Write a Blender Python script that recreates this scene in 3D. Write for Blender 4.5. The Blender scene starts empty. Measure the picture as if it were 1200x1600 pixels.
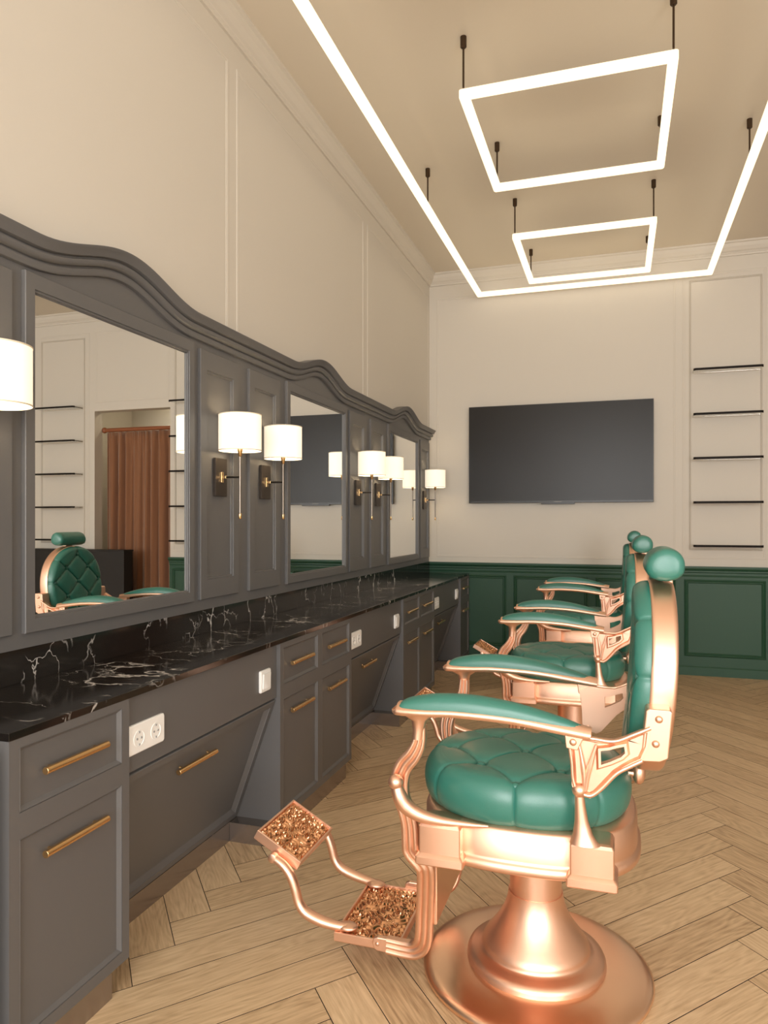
import bpy, bmesh, math, random
from mathutils import Vector, Matrix, noise
random.seed(7)
PI = math.pi
SC = bpy.context.scene
COL = SC.collection

# ------------------------------------------------------------------ helpers
def tag(o, label=None, cat=None, group=None, kind=None):
    if label: o['label'] = label
    if cat: o['category'] = cat
    if group: o['group'] = group
    if kind: o['kind'] = kind
    return o

def obj(name, bm, mats, parent=None, smooth=False, bevel=0.0, seg=2, angle=35):
    me = bpy.data.meshes.new(name)
    bmesh.ops.recalc_face_normals(bm, faces=bm.faces[:])
    bm.to_mesh(me); bm.free()
    if not isinstance(mats, (list, tuple)): mats = [mats]
    for m in mats: me.materials.append(m)
    o = bpy.data.objects.new(name, me); COL.objects.link(o)
    if parent is not None: o.parent = parent
    if smooth:
        me.polygons.foreach_set('use_smooth', [True]*len(me.polygons))
        try: me.set_sharp_from_angle(angle=math.radians(angle))
        except Exception: pass
    if bevel > 0:
        b = o.modifiers.new('bevel', 'BEVEL'); b.width = bevel; b.segments = seg
        b.limit_method = 'ANGLE'; b.angle_limit = math.radians(38)
        b.harden_normals = False
    return o

def struct(name, bm, m, **k):
    o = obj(name, bm, m, **k); o['kind'] = 'structure'; return o

def thing(name, loc, label, cat, group=None, rz=0.0):
    o = bpy.data.objects.new(name, None); COL.objects.link(o)
    o.location = loc; o.rotation_euler = (0, 0, rz); o.empty_display_size = .05
    return tag(o, label, cat, group)

def copy_tree(o, parent=None):
    c = o.copy(); COL.objects.link(c); c.parent = parent
    for ch in list(o.children): copy_tree(ch, c)
    return c

def NB(): return bmesh.new()

def box(bm, x0, x1, y0, y1, z0, z1, M=None):
    vs = [bm.verts.new((x, y, z)) for z in (z0, z1) for x, y in ((x0, y0), (x1, y0), (x1, y1), (x0, y1))]
    if M is not None:
        for v in vs: v.co = M @ v.co
    for f in ((0, 3, 2, 1), (4, 5, 6, 7), (0, 1, 5, 4), (1, 2, 6, 5), (2, 3, 7, 6), (3, 0, 4, 7)):
        bm.faces.new([vs[i] for i in f])
    return vs

def loft(bm, rings, closed=True, caps=True):
    R = [[bm.verts.new(p) for p in r] for r in rings]
    n = len(R[0])
    for a, b in zip(R[:-1], R[1:]):
        for i in range(n if closed else n-1):
            j = (i+1) % n
            try: bm.faces.new((a[i], a[j], b[j], b[i]))
            except ValueError: pass
    if caps and closed:
        bm.faces.new(R[0][::-1]); bm.faces.new(R[-1])
    return R

def lathe(bm, prof, c=(0, 0, 0), n=48, sx=1, sy=1, axis='z'):
    rings = []
    for r, h in prof:
        ring = []
        for i in range(n):
            a = 2*PI*i/n; p = (r*math.cos(a)*sx, r*math.sin(a)*sy, h)
            if axis == 'y': p = (p[0], p[2], p[1])
            elif axis == 'x': p = (p[2], p[0], p[1])
            ring.append((c[0]+p[0], c[1]+p[1], c[2]+p[2]))
        rings.append(ring)
    loft(bm, rings)

def ball(bm, c, r, n=20, sc=(1, 1, 1)):
    prof = []
    m = n//2
    for i in range(m+1):
        a = -PI/2 + PI*i/m
        prof.append((max(math.cos(a), .02), math.sin(a)))
    rings = [[(c[0]+r*sc[0]*rr*math.cos(2*PI*i/n), c[1]+r*sc[1]*rr*math.sin(2*PI*i/n), c[2]+r*sc[2]*h) for i in range(n)] for rr, h in prof]
    loft(bm, rings)

def smooth_path(pts, k=6):
    P = [Vector(p) for p in pts]; out = []
    n = len(P)
    for i in range(n-1):
        p0 = P[max(i-1, 0)]; p1 = P[i]; p2 = P[i+1]; p3 = P[min(i+2, n-1)]
        for s in range(k):
            t = s/k
            out.append(.5*((2*p1)+(-p0+p2)*t+(2*p0-5*p1+4*p2-p3)*t*t+(-p0+3*p1-3*p2+p3)*t**3))
    out.append(P[-1]); return out

def interp(xs, n):
    out = []
    for i in range(n):
        t = i*(len(xs)-1)/(n-1); k = min(int(t), len(xs)-2); f = t-k
        out.append(xs[k]*(1-f)+xs[k+1]*f)
    return out

def sweep(bm, path, prof, side=(0, 1, 0), scales=None, sa=None):
    S0 = Vector(side); rings = []; n = len(path)
    sc = interp(scales, n) if scales else [1]*n
    sa = interp(sa, n) if sa else sc
    for i, p in enumerate(path):
        p = Vector(p); T = (Vector(path[min(i+1, n-1)])-Vector(path[max(i-1, 0)])).normalized()
        N = T.cross(S0)
        if N.length < 1e-5: N = Vector((1, 0, 0))
        N.normalize(); S = N.cross(T).normalized()
        rings.append([p+S*a*sa[i]+N*b*sc[i] for a, b in prof])
    loft(bm, rings)

def circ(r, n=14, ry=None):
    ry = ry or r
    return [(r*math.cos(2*PI*i/n), ry*math.sin(2*PI*i/n)) for i in range(n)]

def tube(bm, a, b, r, n=14):
    a, b = Vector(a), Vector(b); T = (b-a).normalized()
    side = Vector((0, 1, 0)) if abs(T.y) < .9 else Vector((1, 0, 0))
    sweep(bm, [a, b], circ(r, n), side)

def extr_xz(bm, poly, y0, y1):
    loft(bm, [[(x, y0, z) for x, z in poly], [(x, y1, z) for x, z in poly]])

def rring(x0, x1, y0, y1, z, r=.004, k=4):
    out = []
    for cx, cy, a0 in ((x1-r, y1-r, 0), (x0+r, y1-r, PI/2), (x0+r, y0+r, PI), (x1-r, y0+r, 1.5*PI)):
        for i in range(k+1):
            a = a0+PI/2*i/k; out.append((cx+r*math.cos(a), cy+r*math.sin(a), z))
    return out

# ------------------------------------------------------------------ materials
def mat(name, base=(.5, .5, .5), rough=.5, metal=0, **kw):
    m = bpy.data.materials.new(name); m.use_nodes = True
    b = m.node_tree.nodes['Principled BSDF']
    b.inputs['Base Color'].default_value = (*base, 1)
    b.inputs['Roughness'].default_value = rough
    b.inputs['Metallic'].default_value = metal
    for k, v in kw.items(): b.inputs[k].default_value = v
    return m

def nd(m, t, **kw):
    n = m.node_tree.nodes.new(t)
    for k, v in kw.items():
        if k in n.inputs: n.inputs[k].default_value = v
        else: setattr(n, k, v)
    return n

def lk(m, a, b): m.node_tree.links.new(a, b)
def bsdf(m): return m.node_tree.nodes['Principled BSDF']

def add_bump(m, scale, strength, dist=.001, detail=3, coord='Object'):
    tc = nd(m, 'ShaderNodeTexCoord'); n = nd(m, 'ShaderNodeTexNoise'); n.inputs['Scale'].default_value = scale
    n.inputs['Detail'].default_value = detail
    lk(m, tc.outputs[coord], n.inputs['Vector'])
    b = nd(m, 'ShaderNodeBump'); b.inputs['Strength'].default_value = strength; b.inputs['Distance'].default_value = dist
    lk(m, n.outputs['Fac'], b.inputs['Height']); lk(m, b.outputs['Normal'], bsdf(m).inputs['Normal'])
    return n

def emis(name, col, s):
    m = bpy.data.materials.new(name); m.use_nodes = True; nt = m.node_tree
    nt.nodes.remove(nt.nodes['Principled BSDF'])
    e = nd(m, 'ShaderNodeEmission'); e.inputs['Color'].default_value = (*col, 1); e.inputs['Strength'].default_value = s
    lk(m, e.outputs[0], nt.nodes['Material Output'].inputs['Surface'])
    return m

WALL = mat('wall_paint', (.675, .628, .556), .65); add_bump(WALL, 260, .06, .0005)
CEIL = mat('ceiling_paint', (.73, .655, .545), .6)
MOULD = mat('moulding_paint', (.67, .622, .55), .55)
GREEN = mat('green_paint', (.017, .070, .037), .5)
GREY = mat('cabinet_lacquer', (.124, .121, .121), .42); add_bump(GREY, 400, .04, .0003)
PLINTH = mat('plinth_satin', (.34, .30, .275), .24, .85)
COPPER = mat('rose_gold', (.93, .60, .445), .40, 1.0)
COPPERB = mat('rose_gold_polished', (.97, .66, .475), .30, 1.0)
COPPERD = mat('rose_gold_relief', (.80, .44, .25), .24, 1.0)
LEATHER = mat('green_leather', (.026, .18, .14), .38)
bsdf(LEATHER).inputs['Specular IOR Level'].default_value = .75
bsdf(LEATHER).inputs['Coat Weight'].default_value = .3
bsdf(LEATHER).inputs['Coat Roughness'].default_value = .3
add_bump(LEATHER, 300, .35, .0008)
BRASS = mat('brushed_brass', (.83, .55, .27), .26, 1.0)
BRASSD = mat('satin_nickel_stem', (.24, .205, .17), .30, 1.0)
BLACKM = mat('black_metal', (.02, .017, .015), .35, .6)
BRONZE = mat('dark_bronze', (.075, .06, .05), .4, .7)
RODM = mat('bronze_rod', (.06, .035, .018), .4, .6)
WHITE = mat('white_plastic', (.95, .94, .92), .3)
GREYP = mat('grey_plastic', (.35, .35, .35), .4)
TVF = mat('tv_frame', (.012, .010, .009), .3)
TVS = mat('tv_screen', (.016, .014, .013), .30); bsdf(TVS).inputs['Specular IOR Level'].default_value = .32
MIRR = mat('mirror_glass', (.93, .94, .93), .0, 1.0)
DESK = mat('dark_partition', (.010, .008, .007), .6)
SHEDGE = mat('shelf_dark_edge', (.012, .008, .006), .55)
bsdf(SHEDGE).inputs['Specular IOR Level'].default_value = .15
DARK = mat('floor_gap', (.025, .015, .009), .9)
ROD = mat('curtain_rod_wood', (.28, .09, .035), .35)
LED = emis('led_light', (1.0, .83, .585), 1.72)
SHADE = bpy.data.materials.new('lamp_shade_fabric')

# glass shelf
GLASS = mat('shelf_glass', (.93, .93, .9), .02)
bsdf(GLASS).inputs['Transmission Weight'].default_value = 1.0
bsdf(GLASS).inputs['IOR'].default_value = 1.45

def pane_mat():
    m = bpy.data.materials.new('window_pane'); m.use_nodes = True; nt = m.node_tree
    nt.nodes.remove(nt.nodes['Principled BSDF'])
    t = nd(m, 'ShaderNodeBsdfTransparent'); g = nd(m, 'ShaderNodeBsdfGlossy'); g.inputs['Roughness'].default_value = .02
    mx = nd(m, 'ShaderNodeMixShader'); mx.inputs[0].default_value = .06
    lk(m, t.outputs[0], mx.inputs[1]); lk(m, g.outputs[0], mx.inputs[2]); lk(m, mx.outputs[0], nt.nodes['Material Output'].inputs['Surface'])
    return m
PANE = pane_mat()

def shade_mat(m):
    m.use_nodes = True; nt = m.node_tree
    b = bsdf(m); b.inputs['Base Color'].default_value = (.85, .8, .7, 1); b.inputs['Roughness'].default_value = .9
    b.inputs['Emission Color'].default_value = (1, .84, .62, 1); b.inputs['Emission Strength'].default_value = .78
    tc = nd(m, 'ShaderNodeTexCoord'); mp = nd(m, 'ShaderNodeMapping'); mp.inputs['Scale'].default_value = (700, 700, 90)
    n = nd(m, 'ShaderNodeTexNoise'); lk(m, tc.outputs['Object'], mp.inputs[0]); lk(m, mp.outputs[0], n.inputs['Vector'])
    bp = nd(m, 'ShaderNodeBump'); bp.inputs['Strength'].default_value = .15
    lk(m, n.outputs['Fac'], bp.inputs['Height']); lk(m, bp.outputs['Normal'], b.inputs['Normal'])
shade_mat(SHADE)
BULB = emis('bulb_glow', (1.0, .80, .52), 42)

def marble():
    m = mat('black_marble', (.012, .010, .009), .12); b = bsdf(m)
    b.inputs['Specular IOR Level'].default_value = .55
    tc = nd(m, 'ShaderNodeTexCoord')
    def vein(scale, width, warp, seed, mscale, lo, hi):
        mp = nd(m, 'ShaderNodeMapping'); mp.inputs['Location'].default_value = (seed, seed*.7, seed*1.3)
        mp.inputs['Rotation'].default_value = (.3, .5, .6); mp.inputs['Scale'].default_value = (1, 1.5, 1)
        lk(m, tc.outputs['Object'], mp.inputs[0])
        n0 = nd(m, 'ShaderNodeTexNoise'); n0.inputs['Scale'].default_value = 9; n0.inputs['Detail'].default_value = 5
        lk(m, mp.outputs[0], n0.inputs['Vector'])
        sb = nd(m, 'ShaderNodeVectorMath', operation='SUBTRACT'); lk(m, n0.outputs['Color'], sb.inputs[0]); sb.inputs[1].default_value = (.5, .5, .5)
        sm = nd(m, 'ShaderNodeVectorMath', operation='SCALE'); lk(m, sb.outputs[0], sm.inputs[0]); sm.inputs['Scale'].default_value = warp
        ad = nd(m, 'ShaderNodeVectorMath', operation='ADD'); lk(m, mp.outputs[0], ad.inputs[0]); lk(m, sm.outputs[0], ad.inputs[1])
        v = nd(m, 'ShaderNodeTexVoronoi', feature='DISTANCE_TO_EDGE'); v.inputs['Scale'].default_value = scale
        lk(m, ad.outputs[0], v.inputs['Vector'])
        mr = nd(m, 'ShaderNodeMapRange'); mr.inputs['From Min'].default_value = 0; mr.inputs['From Max'].default_value = width
        mr.inputs['To Min'].default_value = 1; mr.inputs['To Max'].default_value = 0
        lk(m, v.outputs['Distance'], mr.inputs['Value'])
        n1 = nd(m, 'ShaderNodeTexNoise'); n1.inputs['Scale'].default_value = mscale; n1.inputs['Detail'].default_value = 2
        lk(m, mp.outputs[0], n1.inputs['Vector'])
        m2 = nd(m, 'ShaderNodeMapRange'); m2.inputs['From Min'].default_value = lo; m2.inputs['From Max'].default_value = hi
        lk(m, n1.outputs['Fac'], m2.inputs['Value'])
        mu = nd(m, 'ShaderNodeMath', operation='MULTIPLY'); lk(m, mr.outputs[0], mu.inputs[0]); lk(m, m2.outputs[0], mu.inputs[1])
        return mu
    a = vein(2.1, .020, .28, 3.1, 3.2, .47, .58); c = vein(5.2, .016, .24, 8.4, 4.6, .50, .62)
    mx = nd(m, 'ShaderNodeMath', operation='MAXIMUM'); lk(m, a.outputs[0], mx.inputs[0]); lk(m, c.outputs[0], mx.inputs[1])
    mix = nd(m, 'ShaderNodeMix', data_type='RGBA'); mix.inputs['A'].default_value = (.011, .009, .008, 1); mix.inputs['B'].default_value = (.72, .68, .64, 1)
    lk(m, mx.outputs[0], mix.inputs['Factor']); lk(m, mix.outputs['Result'], b.inputs['Base Color'])
    return m
MARBLE = marble()

def oak():
    m = mat('oak_planks', (.5, .35, .2), .42); b = bsdf(m)
    uv = nd(m, 'ShaderNodeUVMap'); uv.uv_map = 'UVMap'
    at = nd(m, 'ShaderNodeAttribute'); at.attribute_name = 'tone'
    # long grain
    cmb = nd(m, 'ShaderNodeVectorMath', operation='ADD'); lk(m, uv.outputs[0], cmb.inputs[0]); lk(m, at.outputs['Vector'], cmb.inputs[1])
    mp = nd(m, 'ShaderNodeMapping'); mp.inputs['Scale'].default_value = (6, 90, 1); lk(m, cmb.outputs[0], mp.inputs[0])
    n1 = nd(m, 'ShaderNodeTexNoise'); n1.inputs['Scale'].default_value = 1; n1.inputs['Detail'].default_value = 5; n1.inputs['Roughness'].default_value = .65
    lk(m, mp.outputs[0], n1.inputs['Vector'])
    # cathedral figure: distorted bands
    mp2 = nd(m, 'ShaderNodeMapping'); mp2.inputs['Scale'].default_value = (1.5, 6.5, 1); lk(m, cmb.outputs[0], mp2.inputs[0])
    n2 = nd(m, 'ShaderNodeTexNoise'); n2.inputs['Scale'].default_value = 1.3; n2.inputs['Detail'].default_value = 1.5
    lk(m, mp2.outputs[0], n2.inputs['Vector'])
    ml = nd(m, 'ShaderNodeMath', operation='MULTIPLY'); ml.inputs[1].default_value = 95; lk(m, n2.outputs['Fac'], ml.inputs[0])
    sn = nd(m, 'ShaderNodeMath', operation='SINE'); lk(m, ml.outputs[0], sn.inputs[0])
    s2 = nd(m, 'ShaderNodeMath', operation='MULTIPLY_ADD'); s2.inputs[1].default_value = .06; s2.inputs[2].default_value = 0; lk(m, sn.outputs[0], s2.inputs[0])
    ad = nd(m, 'ShaderNodeMath', operation='ADD'); lk(m, n1.outputs['Fac'], ad.inputs[0]); lk(m, s2.outputs[0], ad.inputs[1])
    sp = nd(m, 'ShaderNodeSeparateXYZ'); lk(m, at.outputs['Vector'], sp.inputs[0])
    fr = nd(m, 'ShaderNodeMath', operation='FRACT'); lk(m, sp.outputs[0], fr.inputs[0])
    t1 = nd(m, 'ShaderNodeMath', operation='MULTIPLY_ADD'); t1.inputs[1].default_value = .22; t1.inputs[2].default_value = -.11; lk(m, fr.outputs[0], t1.inputs[0])
    a2 = nd(m, 'ShaderNodeMath', operation='ADD'); lk(m, ad.outputs[0], a2.inputs[0]); lk(m, t1.outputs[0], a2.inputs[1])
    cr = nd(m, 'ShaderNodeValToRGB'); e = cr.color_ramp.elements
    e[0].position = .2; e[0].color = (.35, .225, .12, 1); e[1].position = .82; e[1].color = (.76, .58, .37, 1)
    q = cr.color_ramp.elements.new(.5); q.color = (.60, .43, .255, 1)
    lk(m, a2.outputs[0], cr.inputs[0]); lk(m, cr.outputs[0], b.inputs['Base Color'])
    bp = nd(m, 'ShaderNodeBump'); bp.inputs['Strength'].default_value = .12; bp.inputs['Distance'].default_value = .002
    lk(m, ad.outputs[0], bp.inputs['Height']); lk(m, bp.outputs['Normal'], b.inputs['Normal'])
    return m
OAK = oak()

CURT = mat('brown_velvet', (.25, .105, .046), .85); bsdf(CURT).inputs['Sheen Weight'].default_value = .5
add_bump(CURT, 60, .3, .003)

# ------------------------------------------------------------------ room dims
XW, D, XR, YF, ZC = -1.625, 6.376, 4.3, -2.1, 3.48

# floor: herringbone planks as real boards on a dark bed
bm = NB(); box(bm, XW-.3, XR+.2, YF-.2, D+1.2, -.06, -.006)
uvl = bm.loops.layers.uv.new('UVMap'); tl = bm.verts.layers.float_vector.new('tone')
SX, Hh, Lc = .87, .04925, .638
def plank(p0, e, l):
    # p0 corner, e = end edge vector, l = length vector (scaled coordinates)
    g = .0013
    el, ll = e.length, l.length
    eu, lu = e/el, l/ll
    c = [p0+eu*g+lu*g, p0+e-eu*g+lu*g, p0+e+l-eu*g-lu*g, p0+l+eu*g-lu*g]
    cen = (c[0]+c[2])/2
    if cen.x*SX < XW-.4 or cen.x*SX > XR+.4 or cen.y < YF-.5 or cen.y > D+1.0: return
    uvs = [(0, 0), (0, el), (ll, el), (ll, 0)]
    tone = (random.random()*37.0+random.random(), random.random()*20, 0)
    top = [bm.verts.new((p.x*SX, p.y, 0)) for p in c]
    bot = [bm.verts.new((p.x*SX, p.y, -.006)) for p in c]
    for v in top+bot: v[tl] = tone
    f = bm.faces.new(top); f.material_index = 1
    for lp, w in zip(f.loops, uvs): lp[uvl].uv = w
    for i in range(4):
        j = (i+1) % 4
        f = bm.faces.new((top[i], bot[i], bot[j], top[j])); f.material_index = 0
        for lp, w in zip(f.loops, (uvs[i], uvs[i], uvs[j], uvs[j])): lp[uvl].uv = w
b0 = .382/SX
for k in range(-4, 8):
    b = b0+k*Lc                       # left boundary of column k
    A = (k % 2 != 0)                  # direction (+,+) in the column that ends at x=.38
    for i in range(-60, 60):
        y = 3.066+i*4*Hh
        if A:    # left end edge of an A plank; right tip one column on
            p = Vector((b+Hh, y-Lc, 0)); plank(p, Vector((-2*Hh, 2*Hh, 0)), Vector((Lc, Lc, 0)))
        else:
            p = Vector((b-Hh, y-2*Hh, 0)); plank(p, Vector((2*Hh, 2*Hh, 0)), Vector((Lc, -Lc, 0)))
fl = struct('floor', bm, [DARK, OAK])

# ceiling
bm = NB(); box(bm, XW-.2, XR+.2, YF-.2, D+1.2, ZC, ZC+.15); struct('ceiling', bm, CEIL)
# walls
bm = NB(); box(bm, XW-.15, XW, YF-.15, D+.15, 0, ZC); struct('wall_left', bm, WALL)
bm = NB(); box(bm, XR, XR+.15, YF-.15, D+.15, 0, ZC); struct('wall_right', bm, WALL)
OX0, OX1, OZ = 1.155, 2.09, 2.422
bm = NB()
box(bm, XW-.15, OX0, D, D+.12, 0, ZC); box(bm, OX0, OX1, D, D+.12, OZ, ZC); box(bm, OX1, XR+.15, D, D+.12, 0, ZC)
struct('wall_back', bm, WALL)
bm = NB()   # lobby behind the curtain
box(bm, .75, .87, D+.12, D+1.2, 0, 2.75); box(bm, 2.45, 2.57, D+.12, D+1.2, 0, 2.75); box(bm, .75, 2.57, D+1.1, D+1.22, 0, 2.75)
box(bm, .75, 2.57, D+.12, D+1.2, 2.75, 2.85)
struct('wall_lobby', bm, WALL)
lr = thing('added_lobby_lamp', (1.65, D+.62, 2.75), 'added unseen round lamp brightening the lobby behind the brown curtain', 'added light')  # added lamp, itself unseen, brightens the lobby walls
bm = NB(); lathe(bm, [(.12, -.05), (.14, -.03), (.14, 0)], (0, 0, 0), 32); obj('diffuser', bm, emis('lobby_glow', (1, .85, .6), 16), lr)
# front wall (behind the viewer) with two windows
WIN = [(-1.3, .9), (1.5, 3.7)]
bm = NB(); zs0, zs1 = .35, 2.95
xs = [XW-.15, WIN[0][0], WIN[0][1], WIN[1][0], WIN[1][1], XR+.15]
for a, b_ in ((0, 1), (2, 3), (4, 5)): box(bm, xs[a], xs[b_], YF-.15, YF, 0, ZC)
for a, b_ in WIN:
    box(bm, a, b_, YF-.15, YF, 0, zs0); box(bm, a, b_, YF-.15, YF, zs1, ZC)
struct('wall_front', bm, WALL)
for i, (a, b_) in enumerate(WIN):
    bm = NB()
    for x0, x1, z0, z1 in ((a, a+.06, zs0, zs1), (b_-.06, b_, zs0, zs1), (a, b_, zs0, zs0+.06), (a, b_, zs1-.06, zs1), ((a+b_)/2-.03, (a+b_)/2+.03, zs0, zs1), (a, b_, 2.2, 2.25)):
        box(bm, x0, x1, YF-.1, YF-.04, z0, z1)
    w = struct('window_%d' % (i+1), bm, MOULD)
    bm = NB(); box(bm, a+.02, b_-.02, YF-.075, YF-.07, zs0+.02, zs1-.02); obj('pane', bm, PANE, w)

# cornice running round the ceiling
def offset_profile(bm, prof, runs):
    for (P0, P1, n) in runs:      # P0->P1 wall line, n = inward normal
        rings = []
        for P in (P0, P1):
            rings.append([(P[0]+n[0]*a+P[2]*a, P[1]+n[1]*a+P[3]*a, z) for a, z in prof])
        loft(bm, rings)
CP = [(0, 3.378), (.012, 3.378), (.014, 3.392), (.020, 3.397), (.022, 3.402), (.034, 3.412), (.050, 3.437), (.060, 3.462), (.072, 3.468), (.074, 3.482), (0, 3.482)]
bm = NB()
offset_profile(bm, CP, [((XW, YF, 0, 1), (XW, D, 0, -1), (1, 0)), ((XW, D, 1, 0), (XR, D, -1, 0), (0, -1)), ((XR, D, 0, -1), (XR, YF, 0, 1), (-1, 0)), ((XR, YF, -1, 0), (XW, YF, 1, 0), (0, 1))])
struct('trim_1', bm, MOULD)

def rect_moulding(bm, plane, c, a0, a1, z0, z1, w=.02, d=.0032):
    # picture-frame moulding; plane 'x' (wall x=c, faces +x) or 'y' (wall y=c, faces -y)
    prof = [(0, 0), (0, d*.55), (w*.3, d), (w*.55, d*.5), (w*.8, d*.75), (w, d*.3), (w, 0)]
    rings = []
    for (sa, sz) in ((a0, z0), (a1, z0), (a1, z1), (a0, z1), (a0, z0)):
        ia = 1 if sa == a0 else -1; iz = 1 if sz == z0 else -1
        ring = []
        for t, h in prof:
            A = sa+ia*t; Z = sz+iz*t
            ring.append((c+h, A, Z) if plane == 'x' else (A, c-h, Z))
        rings.append(ring)
    loft(bm, rings, caps=False)

bm = NB()
for a0, a1 in ((-.72, .99), (-2.0, -.79), (1.06, 2.807), (2.88, 4.583), (4.66, 6.335)): rect_moulding(bm, 'x', XW, a0, a1, .95, 3.278)
struct('trim_2', bm, MOULD)
bm = NB()
rect_moulding(bm, 'y', D, -1.556, .457, .93, 3.265)
for x0, x1, i0, i1 in ((.506, 1.125, .559, 1.095), (2.154, 2.815, 2.215, 2.79)):
    rect_moulding(bm, 'y', D, x0, x1, .945, 3.265); rect_moulding(bm, 'y', D, i0, i1, 1.017, 3.212, .014, .012)
rect_moulding(bm, 'y', D, 1.168, 2.078, 2.512, 3.265)
rect_moulding(bm, 'y', D, 2.90, 4.2, .945, 3.265)
struct('trim_3', bm, MOULD)

# green wainscot on the back wall
def wains(nm, x0, x1, panels):
    bm = NB()
    box(bm, x0, x1, D-.014, D, 0, .80)
    for p0, p1 in panels:
        rect_moulding(bm, 'y', D-.014, p0, p1, .155, .778, .03, .012)
    prof = [(0, .80), (.014, .80), (.018, .815), (.018, .832), (.026, .838), (.026, .850), (.034, .858), (.040, .870), (.040, .885), (0, .885)]
    loft(bm, [[(x, D-a, z) for a, z in prof] for x in (x0, x1)])
    struct(nm, bm, GREEN)
    bm = NB(); loft(bm, [[(x, D-a, z) for a, z in ((0, 0), (.024, 0), (.024, .066), (.018, .075), (0, .075))] for x in (x0, x1)])
    return bm
bb = wains('trim_4', XW, OX0, [(-1.56, -.927), (-.862, -.235), (-.173, .455), (.52, 1.147-.03)]); struct('baseboard_back', bb, GREEN)
bb = wains('trim_5', OX1, XR, [(2.15, 2.8), (2.86, 3.5), (3.56, 4.2)]); struct('baseboard_right', bb, GREEN)

# ------------------------------------------------------------------ cabinets
CF = -1.254                       # front plane of the cabinets
ZB, ZT = .074, .772
KX = CF-.006

def shaker(bm, x, y0, y1, z0, z1, depth=.009, bev=.010):
    """recessed panel with bevelled surround lying on plane x (facing +x)"""
    pass

def handle(parent, x, yc, zc, L=.213, M=None, loc=None):
    bm = NB()
    tube(bm, (x+.017, yc-L/2, zc), (x+.017, yc+L/2, zc), .0088, 20)
    tube(bm, (x-.002, yc-L*.36, zc), (x+.015, yc-L*.36, zc), .0045, 10)
    tube(bm, (x-.002, yc+L*.36, zc), (x+.015, yc+L*.36, zc), .0045, 10)
    if M is not None:
        for v in bm.verts: v.co = M @ v.co
    o = obj('handle', bm, BRASS, parent, smooth=True, bevel=.0008); o['label'] = 'brushed brass bar handle'
    return o

def leaf(bm, y0, y1, z0, z1, x=CF, rec=.010, st=.0, bv=.011):
    """front leaf: bevelled recess between outer (y0..z1) and inner, on plane x"""
    def rng(o, xx): return [(xx, y0+o, z0+o), (xx, y1-o, z0+o), (xx, y1-o, z1-o), (xx, y0+o, z1-o)]
    R = [rng(0, x-.018), rng(0, x-.0015), rng(.002, x), rng(.003, x-.002), rng(bv, x-rec), rng(bv+.002, x-rec)]
    V = loft(bm, R, caps=True)

def cabinet(y0, y1, n, label):
    root = thing('storage_cabinet', (CF, (y0+y1)/2, 0), label, 'cabinet', None)
    def loc(bm):
        for v in bm.verts: v.co -= Vector(root.location)
    w = (y1-y0)/n; xb = XW+.004
    bm = NB()
    box(bm, xb, CF-.019, y0, y1, ZB, ZT)
    # face frame stiles and rails
    s = .029
    ys = [y0]+[y0+w*i for i in range(1, n)]+[y1]
    box(bm, CF-.019, CF, y0, y0+s, ZB, ZT); box(bm, CF-.019, CF, y1-s, y1, ZB, ZT)
    for k in range(1, n): box(bm, CF-.019, CF, ys[k]-.024, ys[k]+.024, ZB, ZT)
    spans = []
    for k in range(n):
        a = ys[k]+(s if k == 0 else .024); b = ys[k+1]-(s if k == n-1 else .024)
        spans.append((a, b))
        for z0, z1 in ((ZB, ZB+.03), (.549, .606), (ZT-.02, ZT)): box(bm, CF-.019, CF, a, b, z0, z1)
    loc(bm); obj('body', bm, GREY, root)
    bm = NB(); box(bm, xb, KX, y0-.062, y1-.062 if y1 < 6.2 else y1-.005, 0, ZB); loc(bm); obj('plinth', bm, PLINTH, root)
    for a, b in spans:
        for nm, z0, z1, hz in (('drawer', .606, ZT-.02, .678), ('door', ZB+.03, .549, .487)):
            bm = NB(); leaf(bm, a, b, z0, z1); loc(bm); d = obj(nm, bm, GREY, root)
            handle(d, -.009, (a+b)/2-root.location.y, hz)
    return root

cabinet(1.24, 1.645, 1, 'single-width grey cabinet with one drawer over one door, nearest end of the counter')
cabinet(.40, 1.17, 1, 'added unseen grey cabinet just before the marble counter, shading its end panel')  # added out of view to keep light off the first cabinet's end
cabs = [(2.564, 3.358, 'double-width grey cabinet with two drawers over two doors, nearer of the two double ones'),
        (4.272, 5.070, 'double-width grey cabinet with two drawers over two doors, farther of the two double ones')]
for a, b, l in cabs: cabinet(a, b, 2, l)
cabinet(5.980, 6.350, 1, 'single-width grey cabinet with one drawer over one door against the green wainscot')

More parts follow.
